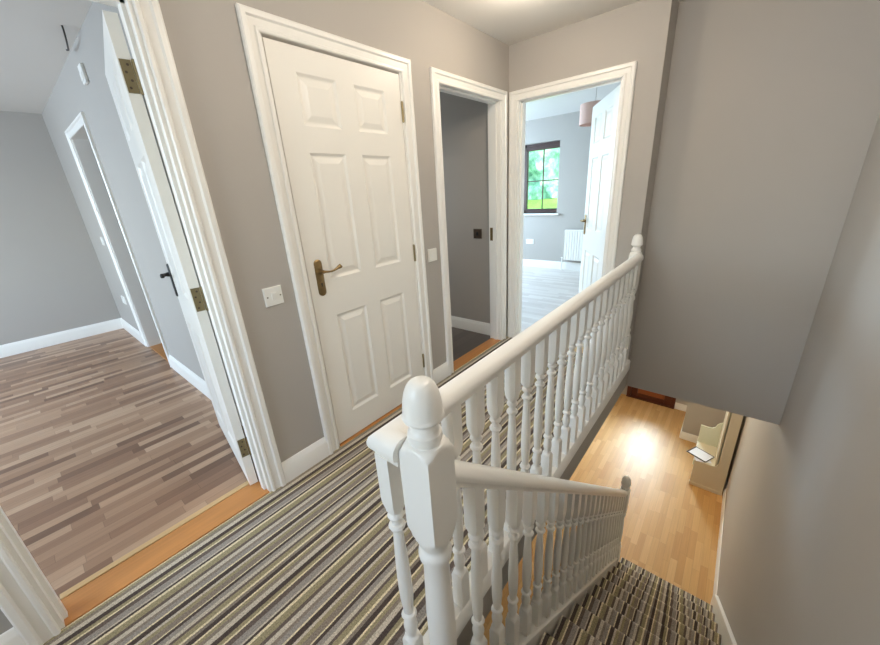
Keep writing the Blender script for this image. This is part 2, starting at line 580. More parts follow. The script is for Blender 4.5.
b = MB(); skirt(b, (3.0, WT), (3.0, 2.0), (-1, 0), 0.12, -0.004)
struct(b.build('baseboard_dim_room', M['gloss'], smooth=35), 'white skirting in the dim doorway', 'skirting board')
b = MB(); skirt(b, (6.175, -1.2), (6.175, 3.1), (-1, 0), 0.13, -0.004); skirt(b, (XB + 0.1, -1.2), (6.175, -1.2), (0, 1), 0.13, -0.004)
struct(b.build('baseboard_bedroom', M['gloss'], smooth=35), 'white skirting under the bedroom window', 'skirting board')
b = MB()
skirt(b, (3.62, YR), (6.35, YR), (0, 1), 0.13, HF)
skirt(b, (6.35, YR), (6.35, -1.42), (-1, 0), 0.13, HF)
skirt(b, (6.35, -1.42), (7.25, -1.42), (0, 1), 0.13, HF)
skirt(b, (7.25, -1.42), (7.25, -1.21), (-1, 0), 0.13, HF)
skirt(b, (-0.2, -0.20), (7.25, -0.20), (0, -1), 0.13, HF)
struct(b.build('baseboard_hall', M['gloss'], smooth=35), 'white skirting round the hall floor', 'skirting board')

# ------------------------------------------------------------------ architraves and linings
ARP = [(0.0, 0.0), (0.0, 0.011), (0.004, 0.015), (0.013, 0.015), (0.018, 0.010), (0.042, 0.013), (0.048, 0.022), (0.064, 0.022), (0.070, 0.017), (0.070, 0.0)]


def architrave(mb, fn, u0, u1, zt, z0=0.0, w=1.0):
    rings = []
    rings.append([fn(u0 - a * w, d, z0) for a, d in ARP])
    rings.append([fn(u0 - a * w, d, zt + a * w) for a, d in ARP])
    rings.append([fn(u1 + a * w, d, zt + a * w) for a, d in ARP])
    rings.append([fn(u1 + a * w, d, z0) for a, d in ARP])
    mb.loft(rings)


def lining(mb, fn, u0, u1, zt, t, stop=None, z0=0.0):
    """timber frame lining inside an opening with an optional door stop at depth (s0, s1)"""
    k = 0.012
    for a, c, e, g in ((u0, u0 + k, z0, zt), (u1 - k, u1, z0, zt), (u0, u1, zt - k + 0.012, zt + 0.012)):
        p, q = fn(a, 0.0, e), fn(c, -t, g)
        mb.box(p[0], q[0], p[1], q[1], p[2], q[2])
    if stop:
        s0, s1 = stop
        for a, c, e, g in ((u0 + k, u0 + k + 0.012, z0, zt), (u1 - k - 0.012, u1 - k, z0, zt), (u0 + k, u1 - k, zt - 0.012, zt)):
            p, q = fn(a, -s0, e), fn(c, -s1, g)
            mb.box(p[0], q[0], p[1], q[1], p[2], q[2])


fL = lambda u, d, z: (u, -d, z)            # landing face of the long wall
fE = lambda u, d, z: (XE - d, u, z)        # landing face of the end wall
fS = lambda u, d, z: (0.836 - d, u, z)     # side room inner wall
names = ['white moulded doorframe of the side room', 'white moulded doorframe round the closed panel door', 'white moulded doorframe of the dim third doorway']
for i, (a, c) in enumerate(DW):
    b = MB()
    architrave(b, fL, a, c, DH)
    lining(b, fL, a, c, DH, WT, stop=[(0.03, 0.06), (0.045, 0.075), (0.03, 0.06)][i])
    struct(b.build('trim_%d' % (i + 1), M['gloss'], smooth=30), names[i], 'doorframe')
b = MB(); architrave(b, fE, BD[0], BD[1], DH); lining(b, fE, BD[0], BD[1], DH, WT, stop=(0.03, 0.06))
struct(b.build('trim_4', M['gloss'], smooth=30), 'white moulded doorframe of the bedroom in the end wall', 'doorframe')
b = MB(); architrave(b, fS, SD[0], SD[1], DH); lining(b, fS, SD[0], SD[1], DH, 0.114)
struct(b.build('trim_5', M['gloss'], smooth=30), 'white doorframe of the inner doorway in the side room', 'doorframe')

# thresholds
b = MB(); b.box(DW[0][0] + 0.012, DW[0][1] - 0.012, -0.002, 0.135, -0.02, 0.006)
struct(b.build('trim_6', M['pine'], bevel=0.002), 'orange pine threshold between striped carpet and laminate', 'threshold')
b = MB(); b.box(DW[0][0] + 0.012, DW[0][1] - 0.012, 0.135, 0.165, -0.02, 0.010)
struct(b.build('trim_7', M['strip'], bevel=0.003), 'pale wood edging strip behind the orange threshold', 'threshold')
b = MB(); b.box(DW[1][0] + 0.012, DW[1][1] - 0.012, -0.012, 0.10, -0.02, 0.004)
struct(b.build('trim_8', M['pine'], bevel=0.002), 'orange pine threshold under the closed panel door', 'threshold')
b = MB(); b.box(DW[2][0] + 0.012, DW[2][1] - 0.012, -0.004, 0.10, -0.02, 0.006)
struct(b.build('trim_9', M['pine'], bevel=0.002), 'orange pine threshold of the dim third doorway', 'threshold')
b = MB(); b.box(0.84, 0.95, SD[0] + 0.012, SD[1] - 0.012, -0.02, 0.004)
struct(b.build('trim_10', M['pine'], bevel=0.002), 'pine threshold of the inner doorway', 'threshold')
b = MB(); b.box(XE - 0.004, XE + WT, BD[0] + 0.012, BD[1] - 0.012, -0.02, 0.005)
struct(b.build('trim_11', M['strip'], bevel=0.002), 'pale threshold of the bedroom doorway', 'threshold')


# ------------------------------------------------------------------ doors
def panel_leaf(s, w, h, t=0.038, zb=0.008):
    """six panel leaf, hinge edge at x=0, extends to s*w, faces at y=0 and y=t"""
    mb = MB()
    st = 0.122 * w / 0.762
    md = 0.105 * w / 0.762
    pw = (w - 2 * st - md) / 2
    cols = [(st, st + pw), (st + pw + md, w - st)]
    rows = [(0.170, 0.775), (0.972, 1.568), (1.678, 1.885)]
    us = [0] + [v for c in cols for v in c] + [w]
    zs = [zb] + [v for r in rows for v in r] + [h]
    for side in (0, 1):
        y = 0.0 if side == 0 else t
        dn = 1 if side == 0 else -1          # recess direction
        for i in range(len(us) - 1):
            for j in range(len(zs) - 1):
                u0, u1, z0, z1 = us[i], us[i + 1], zs[j], zs[j + 1]
                if i % 2 == 1 and j % 2 == 1:
                    rings = []
                    for ins, dep in ((0, 0), (0.004, 0.003), (0.011, 0.0085), (0.016, 0.0095), (0.020, 0.0095), (0.042, 0.003), (0.046, 0.002)):
                        rings.append([(s * (u0 + ins), y + dn * dep, z0 + ins), (s * (u1 - ins), y + dn * dep, z0 + ins),
                                      (s * (u1 - ins), y + dn * dep, z1 - ins), (s * (u0 + ins), y + dn * dep, z1 - ins)])
                    n = len(mb.v)
                    mb.v += [p for r in rings for p in r]
                    for k in range(len(rings) - 1):
                        for q in range(4):
                            r_ = (q + 1) % 4
                            mb.f.append((n + k * 4 + q, n + k * 4 + r_, n + k * 4 + 4 + r_, n + k * 4 + 4 + q)); mb.mi.append(0)
                    k = len(rings) - 1
                    mb.f.append((n + k * 4, n + k * 4 + 1, n + k * 4 + 2, n + k * 4 + 3)); mb.mi.append(0)
                else:
                    mb.add([(s * u0, y, z0), (s * u1, y, z0), (s * u1, y, z1), (s * u0, y, z1)], [(0, 1, 2, 3)])
    # edges
    for (u0, z0, u1, z1) in ((0, zb, 0, h), (w, zb, w, h), (0, zb, w, zb), (0, h, w, h)):
        mb.add([(s * u0, 0, z0), (s * u1, 0, z1), (s * u1, t, z1), (s * u0, t, z0)], [(0, 1, 2, 3)])
    return mb


def weld(o):
    import bmesh
    bm = bmesh.new()
    bm.from_mesh(o.data)
    bmesh.ops.remove_doubles(bm, verts=bm.verts, dist=0.0004)
    bmesh.ops.recalc_face_normals(bm, faces=bm.faces)
    bm.to_mesh(o.data)
    bm.free()


def handle(door, s, w, t, side, mat, z=0.99, keyhole=True):
    """lever on backplate; side 0 = face y=0, 1 = face y=t; lever points to the hinge"""
    u = w - 0.062
    sg = -1 if side == 0 else 1
    y0 = 0.0 if side == 0 else t
    mb = MB()
    poly = []
    hw, hh = 0.021, 0.085
    for k in range(9):
        a = PI * k / 8
        poly.append((hw * math.cos(a), hh - 0.012 + 0.020 * math.sin(a)))
    for k in range(9):
        a = PI + PI * k / 8
        poly.append((hw * math.cos(a), -hh + 0.012 + 0.020 * math.sin(a)))
    rings = [[(s * u + p, y0 + sg * d, z + q) for p, q in [(a * f, c * f2) for a, c in poly]] for d, f, f2 in ((0, 1, 1), (0.005, 1, 1), (0.009, 0.78, 0.95))]
    mb.loft(rings)
    pl = mb.build('door_handle', mat, door, smooth=40)
    lv = MB()
    zl = z + 0.035
    lv.tube([(s * u, y0 + sg * 0.008, zl), (s * u, y0 + sg * 0.022, zl)], [0.014, 0.011], 12)
    pts, rr = [], []
    for k in range(13):
        q = k / 12
        pts.append((s * (u - 0.100 * q), y0 + sg * (0.044 + 0.004 * math.sin(q * PI)), zl + -0.006 * math.sin(q * PI * 1.5) * (0.4 + q)))
        rr.append(0.0075 - 0.0025 * math.sin(min(1, q * 1.25) * PI) + (0.003 if k > 10 else 0))
    lv.tube([(s * u, y0 + sg * 0.02, zl), (s * u, y0 + sg * 0.046, zl)], 0.009, 10)
    lv.tube(pts, rr, 8)
    e = pts[-1]
    lv.tube([(e[0] + 0.008, e[1], e[2] - 0.004), (e[0] - 0.002, e[1], e[2] + 0.004), (e[0] - 0.010, e[1], e[2])], [0.006, 0.010, 0.006], 8)
    lv.build('lever', mat, pl, smooth=50)
    if keyhole:
        kh = MB()
        kh.tube([(s * u, y0 + sg * 0.008, z - 0.030), (s * u, y0 + sg * 0.0098, z - 0.030)], 0.0045, 10)
        kh.box(s * u - 0.002, s * u + 0.002, y0 + sg * 0.008, y0 + sg * 0.0098, z - 0.044, z - 0.030)
        kh.build('keyhole', M['dark'], pl)
    return pl


def hinges(door, s, t, zs, side, open_plate):
    """butt hinges on the hinge edge"""
    y0 = -0.004 if side == 0 else t + 0.004
    for z in zs:
        hb = MB()
        hb.tube([(-s * 0.004, y0, z - 0.05), (-s * 0.004, y0, z + 0.05)], 0.0065, 10)
        for q in (-0.053, 0.047):
            hb.tube([(-s * 0.004, y0, z + q), (-s * 0.004, y0, z + q + 0.006)], 0.005, 8)
        if open_plate:
            hb.box(-s * 0.0025, 0, 0.004, t - 0.003, z - 0.05, z + 0.05)
        h = hb.build('hinge', M['hinge'], door, smooth=40)
        if open_plate:
            sc = MB()
            for zz, yy in ((0.035, 0.4), (0.012, 0.65), (-0.012, 0.4), (-0.035, 0.65)):
                sc.tube([(-s * 0.002, t * yy, z + zz), (-s * 0.0035, t * yy, z + zz)], 0.0042, 8)
            sc.build('screw', M['bronze'], h)


def door(name, s, w, loc, rot, label):
    mb = panel_leaf(s, w, 1.981)
    o = mb.build(name, M['satin'])
    weld(o)
    o.location = loc
    o.rotation_euler = (0, 0, rot)
    return struct(o, label, 'door')


d1 = door('door_1', -1, 0.7535, (1.8345, 0.002, 0.004), 0, 'closed white six panel door with brass lever in the long wall')
handle(d1, -1, 0.7535, 0.038, 0, M['brass'])
hinges(d1, -1, 0.038, (1.80, 1.005, 0.235), 0, False)
d2 = door('door_2', 1, 0.738, (0.648, 0.112, 0.0), math.radians(81.0), 'white panel door opened back into the side room, seen on edge')
handle(d2, 1, 0.738, 0.038, 1, M['dark'], 0.995)
hinges(d2, 1, 0.038, (1.80, 1.0, 0.235), 0, True)
d3 = door('door_3', 1, 0.735, (3.168, -0.830, 0.0), math.radians(31.0), 'white six panel door standing half open into the bright bedroom')
handle(d3, 1, 0.735, 0.038, 1, M['brass'], 1.0)
handle(d3, 1, 0.735, 0.038, 0, M['brass'], 1.0)
hinges(d3, 1, 0.038, (1.80, 1.0, 0.235), 0, False)

# strike plate in the third doorframe, keeper in the bedroom frame
b = MB(); b.box(DW[2][1] - 0.014, DW[2][1] - 0.012, 0.072, 0.098, 0.94, 1.05)
tag(b.build('strike_plate', M['brass']), 'small brass strike plate on the jamb of the dim doorway', 'strike plate')

# front door in the hall
fd = MB()
for a, c, e, g in ((-1.21, -1.14, 0, 2.06), (-0.46, -0.39, 0, 2.06), (-1.14, -0.46, 1.99, 2.06)):
    fd.box(7.22, 7.34, a, c, HF + e, HF + g)
fd.box(7.20, 7.36, -1.21, -0.39, HF, HF + 0.02)
fdo = struct(fd.build('door_4', M['mahog'], bevel=0.004), 'dark mahogany front door at the far end of the hall floor', 'door')
b = MB()
b.box(7.26, 7.31, -1.14, -1.03, HF + 0.02, HF + 1.99); b.box(7.26, 7.31, -0.57, -0.46, HF + 0.02, HF + 1.99)
for e, g in ((0.02, 0.10), (0.62, 0.74), (1.87, 1.99)):
    b.box(7.26, 7.31, -1.03, -0.57, HF + e, HF + g)
b.build('door_leaf', M['mahog'], fdo, bevel=0.004)
b = MB()
b.box(7.272, 7.30, -1.03, -0.57, HF + 0.10, HF + 0.62)
b.box(7.262, 7.272, -0.99, -0.61, HF + 0.14, HF + 0.58)
b.build('door_panel', M['mahog2'], fdo, bevel=0.008)
b = MB(); b.box(7.28, 7.286, -1.03, -0.57, HF + 0.74, HF + 1.87)
b.build('pane', M['glass'], fdo)

# ------------------------------------------------------------------ bedroom window
w1 = MB()
X0, X1 = 6.275, 6.335
fr = 0.05
for a, c, e, g in ((WY0, WY0 + 0.02, WZ0, WZ1), (WY1 - fr, WY1, WZ0, WZ1), (WY0, WY1, WZ1 - fr, WZ1), (WY0, WY1, WZ0, WZ0 + fr), (1.44, 1.52, WZ0, WZ1)):
    w1.box(X0, X1, a, c, e, g)
win = struct(w1.build('window_1', M['brown'], bevel=0.004), 'dark brown bedroom window with thin glazing bars facing a hedge', 'window')
b = MB()
for a, c in ((WY0 + 0.02, 1.44), (1.52, WY1 - fr)):
    mid = (a + c) / 2
    for (p, q, e, g) in ((a, a + 0.008, WZ0 + fr, WZ1 - fr), (c - 0.014, c, WZ0 + fr, WZ1 - fr), (a, c, WZ1 - fr - 0.05, WZ1 - fr), (a, c, WZ0 + fr, WZ0 + fr + 0.022)):
        b.box(X0 - 0.01, X1 - 0.01, p, q, e, g)
b.build('sash', M['brown'], win, bevel=0.003)
b = MB()
for a, c in ((WY0 + 0.02, 1.44), (1.52, WY1 - fr)):
    mid = (a + c) / 2
    b.box(X0 + 0.015, X0 + 0.035, mid - 0.008, mid + 0.008, WZ0 + fr, WZ1 - fr)
    b.box(X0 + 0.015, X0 + 0.035, a, c, 1.445, 1.461)
b.build('glazing_bar', M['brown'], win)
for a, c in ((WY0 + 0.02, 1.44), (1.52, WY1 - fr)):
    b = MB(); b.box(X0 + 0.022, X0 + 0.027, a, c, WZ0 + fr, WZ1 - fr)
    b.build('pane', M['glass'], win)
b = MB(); b.box(6.13, 6.28, WY0 - 0.05, WY1 + 0.05, WZ0 - 0.03, WZ0)
b.build('window_sill', M['gloss'], win, bevel=0.006)
for nm, lab, bx, gl, dirn in (('window_2', 'side room window letting in daylight', (-2.68, -2.62, 1.5, 3.1, 0.85, 2.05), None, 'y'),
                              ('added_window_3', 'unseen second bedroom window added for fill light', (4.1, 5.7, 3.12, 3.18, 0.9, 2.1), None, 'x'),
                              ('added_window_5', 'unseen small window added to brighten the dim room behind the third doorway', (2.2, 2.9, 2.02, 2.08, 1.15, 1.85), None, 'x'),
                              ('added_window_4', 'unseen brown framed window added for fill light at the near end of the landing', (-1.68, -1.62, -1.25, -0.12, 1.0, 2.1), None, 'y')):
    x0, x1, y0, y1, z0, z1 = bx
    b = MB()
    if dirn == 'y':
        for a, c, e, g in ((y0, y0 + 0.05, z0, z1), (y1 - 0.05, y1, z0, z1), (y0, y1, z1 - 0.05, z1), (y0, y1, z0, z0 + 0.05), ((y0 + y1) / 2 - 0.02, (y0 + y1) / 2 + 0.02, z0, z1)):
            b.box(x0, x1, a, c, e, g)
        p = MB(); p.box((x0 + x1) / 2 - 0.003, (x0 + x1) / 2 + 0.003, y0 + 0.05, y1 - 0.05, z0 + 0.05, z1 - 0.05)
    else:
        for a, c, e, g in ((x0, x0 + 0.05, z0, z1), (x1 - 0.05, x1, z0, z1), (x0, x1, z1 - 0.05, z1), (x0, x1, z0, z0 + 0.05), ((x0 + x1) / 2 - 0.02, (x0 + x1) / 2 + 0.02, z0, z1)):
            b.box(a, c, y0, y1, e, g)
        p = MB(); p.box(x0 + 0.05, x1 - 0.05, (y0 + y1) / 2 - 0.003, (y0 + y1) / 2 + 0.003, z0 + 0.05, z1 - 0.05)
    wo = struct(b.build(nm, M['brown'], bevel=0.004), lab, 'window')
    p.build('pane', M['glass'], wo)

# ------------------------------------------------------------------ garden outside the bedroom
b = MB()
nx, ny = 14, 20
vs_, fs = [], []
for i in range(nx + 1):
    for j in range(ny + 1):
        x = 7.6 + 22 * i / nx
        y = -12 + 34 * j / ny
        z = -2.75 + 3.72 * min(1, max(0, (x - 8) / 6.0)) ** 0.8 + 0.08 * math.sin(x * 1.3 + y)
        vs_.append((x, y, z))
for i in range(nx):
    for j in range(ny):
        fs.append((i * (ny + 1) + j, (i + 1) * (ny + 1) + j, (i + 1) * (ny + 1) + j + 1, i * (ny + 1) + j + 1))
b.add(vs_, fs)
struct(b.build('lawn', M['lawn'], smooth=60), 'bright grassy bank outside the bedroom window', 'lawn')
from mathutils import noise as mnoise
b = MB()
nu, nv = 90, 40
vs_, fs = [], []
for i in range(nu + 1):
    for j in range(nv + 1):
        y = -3 + 17 * i / nu
        q = j / nv
        a = PI * q
        z = 0.85 + 4.4 * math.sin(a / 2) ** 0.9 if q < 1 else 5.05
        x = 15.2 - 0.9 * math.cos(a * 0.5)
        n = mnoise.noise(Vector((y * 1.1, z * 1.1, 3.0))) * 0.7 + mnoise.noise(Vector((y * 3.7, z * 3.7, 9.0))) * 0.35 + mnoise.noise(Vector((y * 9, z * 9, 5.0))) * 0.16
        vs_.append((x - n, y, z + n * 0.2))
for i in range(nu):
    for j in range(nv):
        fs.append((i * (nv + 1) + j, i * (nv + 1) + j + 1, (i + 1) * (nv + 1) + j + 1, (i + 1) * (nv + 1) + j))
# back skin gives the hedge its thickness
n0 = len(vs_)
for i in range(nu + 1):
    for j in range(nv + 1):
        x, y, z = vs_[i * (nv + 1) + j]
        vs_.append((17.6 - (x - 14.3) * 0.6, y, z))
for i in range(nu):
    for j in range(nv):
        fs.append(tuple(n0 + k for k in ((i + 1) * (nv + 1) + j, (i + 1) * (nv + 1) + j + 1, i * (nv + 1) + j + 1, i * (nv + 1) + j)))
for i in range(nu):
    t0, t1 = i * (nv + 1) + nv, (i + 1) * (nv + 1) + nv
    fs.append((t0, t0 + n0, t1 + n0, t1))
b.add(vs_, fs)
tag(b.build('hedge', M['hedge'], smooth=80), 'tall leafy green hedge seen through the bedroom window', 'hedge', None, 'stuff')

# ------------------------------------------------------------------ balusters and newels
R = 0.0205           # half width of a baluster


def spindle_profile(z0, z1, b0, b1):
    """(z, r) of a turned spindle between square blocks; b0 = top of lower block, b1 = bottom of upper block"""
    L = b1 - b0
    S = R * 1.4143
    p = [(z0, S), (b0 - 0.016, S), (b0 - 0.008, S * 0.9), (b0 - 0.001, S * 0.74), (b0 + 0.004, 0.0150)]
    t = lambda q: b0 + L * q
    p += [(b0 + 0.012, 0.0125), (t(0.06), 0.0175), (t(0.10), 0.0195), (t(0.14), 0.0165), (t(0.165), 0.0125), (t(0.172), 0.0118),
          (t(0.178), 0.0185), (t(0.192), 0.0215), (t(0.206), 0.0185), (t(0.212), 0.0115), (t(0.22), 0.0135),
          (t(0.35), 0.0180), (t(0.50), 0.0185), (t(0.68), 0.0160), (t(0.82), 0.0128), (t(0.865), 0.0120),
          (t(0.872), 0.0180), (t(0.886), 0.0212), (t(0.900), 0.0180), (t(0.906), 0.0120), (t(0.938), 0.0120), (t(0.944), 0.0175), (t(0.958), 0.0205), (t(0.972), 0.0175), (t(0.977), 0.0140)]
    p += [(b1 - 0.003, 0.0150), (b1 + 0.001, S * 0.74), (b1 + 0.009, S * 0.86), (b1 + 0.020, S * 0.95), (b1 + 0.032, S), (z1, S)]
    return p


def newel_profile(zb, blo, bhi, top, W, low_blk):
    """newel with a square upper block blo..bhi, acorn finial to top, round shaft, square foot up to low_blk"""
    S = W * 1.4143
    p = [(zb, S), (low_blk - 0.03, S), (low_blk - 0.012, S * 0.9), (low_blk, S * 0.75), (low_blk + 0.008, W * 0.90),
         (low_blk + 0.02, W * 0.78), (low_blk + 0.035, W * 0.92), (low_blk + 0.05, W * 0.92), (low_blk + 0.06, W * 0.74)]
    c0, c1 = low_blk + 0.06, blo - 0.075
    for q, r in ((0.1, 0.80), (0.35, 0.90), (0.6, 0.88), (0.85, 0.78), (1.0, 0.74)):
        p.append((c0 + (c1 - c0) * q, W * r))
    p += [(blo - 0.070, W * 0.78), (blo - 0.064, W * 0.93), (blo - 0.052, W * 0.97), (blo - 0.042, W * 0.93), (blo - 0.036, W * 0.82), (blo - 0.028, W * 0.76),
          (blo - 0.020, W * 0.82), (blo - 0.012, W * 0.92), (blo, W * 1.0)]
    for k in range(1, 9):
        a = k / 8
        p.append((blo + 0.045 * a, W * (1 + 0.4143 * math.sin(a * PI / 2))))
    for k in range(8, -1, -1):
        a = k / 8
        p.append((bhi - 0.030 * a, W * (0.96 + 0.4543 * math.sin(a * PI / 2))))
    T = top - bhi
    for q, r in ((0.01, 0.80), (0.05, 0.86), (0.11, 0.90), (0.17, 0.86), (0.20, 0.74), (0.25, 0.66), (0.31, 0.64), (0.34, 0.72),
                 (0.37, 0.88), (0.40, 1.00), (0.43, 1.05), (0.46, 1.03), (0.475, 0.99)):
        p.append((bhi + T * q, W * r))
    for k in range(1, 13):
        a = k / 12 * PI / 2
        p.append((bhi + T * (0.475 + 0.525 * math.sin(a)), max(0.0008, W * 0.99 * math.cos(a) ** 0.62)))
    return p


RAILP = [(-0.022, 0.0), (-0.022, 0.012), (-0.025, 0.016), (-0.031, 0.018), (-0.033, 0.026), (-0.033, 0.034), (-0.029, 0.046), (-0.020, 0.055), (-0.008, 0.059),
         (0.008, 0.059), (0.020, 0.055), (0.029, 0.046), (0.033, 0.034), (0.033, 0.026), (0.031, 0.018), (0.025, 0.016), (0.022, 0.012), (0.022, 0.0)]

YB = -1.078                      # landing balustrade line
RZ = 0.822                       # underside of landing handrail
lb = empty('landing_balustrade', (0.585, YB, 0.0), 'level white balustrade of turned spindles along the landing edge', 'balustrade')
# handrail: mitred corner running to the newel
hr = MB()
# turn: outer edge is the -x side of the short piece and the +y side of the long piece
rings = [[(0.590 + w_, -1.1295, RZ + z) for w_, z in RAILP],
         [(0.590 + w_, YB - w_, RZ + z) for w_, z in RAILP],
         [(2.975, YB - w_, RZ + z) for w_, z in RAILP]]
hr.loft(rings)
hr.build('handrail', M['gloss'], lb, world=True, smooth=40)
sr = MB()
SP = [(-0.034, 0.0), (-0.034, 0.022), (-0.026, 0.032), (0.026, 0.032), (0.034, 0.022), (0.034, -0.045), (0.012, -0.045), (0.012, 0.0)]
sr.loft([[(x, YB - w_ + 0.006, z) for w_, z in SP] for x in (0.552, 3.046)])
sr.build('base_rail', M['gloss'], lb, world=True, smooth=40)
# spindles
proto = None
xs = [0.585 + 0.1155 * k for k in range(21)]
for k, x in enumerate(xs):
    if x > 2.93:
        break
    if proto is None:
        mb = MB()
        mb.lathe(spindle_profile(0.030, RZ + 0.004, 0.185, 0.662), seg=16, square=R)
        proto = mb.build('baluster', M['gloss'], lb, smooth=35)
        o = proto
    else:
        o = proto.copy()
        COL.objects.link(o)
        o.parent = lb
    o.location = (x - 0.585, 0, 0)
mb = MB()
mb.lathe(newel_profile(0.0, 0.60, 0.885, 1.010, 0.036, 0.25), 3.012, YB + 0.028, 24, square=0.036)
mb.build('newel_post', M['gloss'], lb, world=True, smooth=35)

# stair balustrade
SL = RISE / GO                   # slope


def pitch(x):                    # nosing line height
    return -(x - XN) * SL


RT = lambda x: pitch(x) + 0.905  # rail top line
XT, XBn = 0.614, 3.27            # newel centres
sb = empty('stair_balustrade', (XT, YN, 0.0), 'sloping white balustrade with two acorn newels beside the stairs', 'balustrade')
mb = MB()
mb.lathe(newel_profile(-0.52, 0.617, 0.882, 1.026, 0.0415, 0.02), XT, YN, 32, square=0.0415)
tag_n = mb.build('newel_post', M['gloss'], sb, world=True, smooth=35)
mb = MB()
zt_ = -1.275
mb.lathe(newel_profile(HF + RISE * 1 - 0.25, zt_ - 0.405, zt_ - 0.148, zt_, 0.0415, zt_ - 0.9), XBn, YN, 24, square=0.0415)
mb.build('newel_post', M['gloss'], sb, world=True, smooth=35)
hr = MB()
hr.loft([[(x, YN - w_, RT(x) - 0.070 + z * 1.19) for w_, z in RAILP] for x in (XT + 0.0415, XBn - 0.0415)])
hr.build('handrail', M['gloss'], sb, world=True, smooth=40)
br = MB()
SB = [(-0.034, 0.0), (-0.034, 0.020), (-0.028, 0.028), (0.028, 0.028), (0.034, 0.020), (0.034, 0.0)]
br.loft([[(x, YN - w_, pitch(x) - 0.010 + z) for w_, z in SB] for x in (XT + 0.0415, XBn - 0.0415)])
br.build('base_rail', M['gloss'], sb, world=True, smooth=40)
proto = None
k = 0
x = 0.778
while x < 3.24:
    if proto is None:
        mb = MB()
        zl, zh = pitch(x) + 0.010, RT(x) - 0.066
        zc = pitch(x)
        pr_ = spindle_profile(zl, zh, zc + 0.190, zc + 0.675)
        pr_[0] = (zl, R * 1.4143)

        def shear(dx, z, zl=zl, zh=zh):
            return -dx * SL if (abs(z - zl) < 1e-6 or abs(z - zh) < 1e-6) else 0.0
        mb.lathe([(z - zc, r) for z, r in pr_], seg=16, square=R, base=lambda dx, z, zc=zc: shear(dx, z + zc))
        proto = mb.build('baluster', M['gloss'], sb, smooth=35)
        o = proto
    else:
        o = proto.copy()
        COL.objects.link(o)
        o.parent = sb
    o.location = (x - XT, 0, pitch(x))
    x += 0.1165

# ------------------------------------------------------------------ staircase
stc = empty('staircase', (XN, -1.6, 0.0), 'carpeted flight of stairs descending to the oak hall floor', 'staircase')
YS0, YS1 = -1.2145, YR + 0.033
for k in range(13):
    zt = -k * RISE                     # tread level whose nosing is at xn
    xn = XN + k * GO
    b = MB()
    if k == 0:
        poly = [(xn - 0.06, zt), (xn - 0.008, zt), (xn, zt - 0.006), (xn, zt - 0.022), (xn - 0.008, zt - 0.030), (xn - 0.022, zt - 0.030), (xn - 0.022, zt - RISE + 0.0), (xn - 0.06, zt - RISE)]
    else:
        poly = [(xn - GO - 0.026, zt - 0.003), (xn - 0.05, zt - 0.003), (xn - 0.030, zt), (xn - 0.016, zt), (xn - 0.005, zt - 0.005), (xn, zt - 0.014), (xn - 0.001, zt - 0.026), (xn - 0.009, zt - 0.034), (xn - 0.026, zt - 0.036), (xn - 0.026, zt - RISE),
                (xn - 0.06, zt - RISE), (xn - 0.06, zt - 0.05), (xn - GO - 0.026, zt - 0.05)]
    if k == 12:
        poly = [(xn - GO - 0.022, zt), (xn - 0.010, zt), (xn - 0.002, zt - 0.004), (xn, zt - 0.012), (xn, zt - 0.024), (xn - 0.006, zt - 0.031), (xn - 0.022, zt - 0.033), (xn - 0.022, HF), (xn - 0.06, HF), (xn - 0.06, zt - 0.05), (xn - GO - 0.022, zt - 0.05)]
    b.prism(poly, lambda p, q, t: (p, t, q), YS0, YS1)
    b.build('step', M['carpet'], stc, world=True, smooth=50, origin=None)
# strings
b = MB()
xa, xb = XT + 0.044, XBn - 0.044
poly = [(xa, pitch(xa) - 0.011), (xb, pitch(xb) - 0.011), (xb, HF), (xb - 0.10, HF), (xa, pitch(xa) - 0.30)]
b.prism(poly, lambda p, q, t: (p, t, q), YN + 0.028, YN - 0.030)
b.build('string', M['gloss'], stc, world=True)
b = MB()
xa, xb = XN - 0.1, 3.62
poly = [(xa, 0.12), (XN + 0.0, 0.125), (3.52, pitch(3.52) + 0.125), (3.62, HF + 0.13), (3.62, HF), (3.35, HF), (xa, pitch(xa) - 0.25)]
b.prism(poly, lambda p, q, t: (p, t, q), YR + 0.003, YR + 0.031)
b.build('wall_string', M['gloss'], stc, world=True, bevel=0.004)


# ------------------------------------------------------------------ switches and sockets
def plate_switch(name, origin, n, u, w, h, mat, rocker_mat, label, cat, rockers=1, group=None, screws=True):
    """face plate at origin; n outward normal, u horizontal direction"""
    n, u = Vector(n), Vector(u)
    e = empty(name, origin, label, cat, group)

    def bx(mb, a0, a1, z0, z1, d0, d1, taper=0.0):
        rings = []
        for d, t in ((d0, 0), (d1, taper)):
            rings.append([tuple(u * a + n * d + Vector((0, 0, z))) for a, z in ((a0 + t, z0 + t), (a1 - t, z0 + t), (a1 - t, z1 - t), (a0 + t, z1 - t))])
        mb.loft(rings)
    mb = MB(); bx(mb, -w / 2, w / 2, -h / 2, h / 2, 0, 0.009, 0.003)
    pl = mb.build('face_plate', mat, e)
    for k in range(rockers):
        c = (k - (rockers - 1) / 2) * 0.06
        mb = MB(); bx(mb, c - 0.012, c + 0.012, -0.017, 0.017, 0.008, 0.013, 0.002)
        mb.build('rocker', rocker_mat, e)
    if screws:
        for sgn in (-1, 1):
            mb = MB()
            p = u * sgn * (w / 2 - 0.013)
            mb.tube([p + n * 0.008, p + n * 0.0098], 0.0033, 10)
            mb.build('screw', M['bronze'], e)
    return e


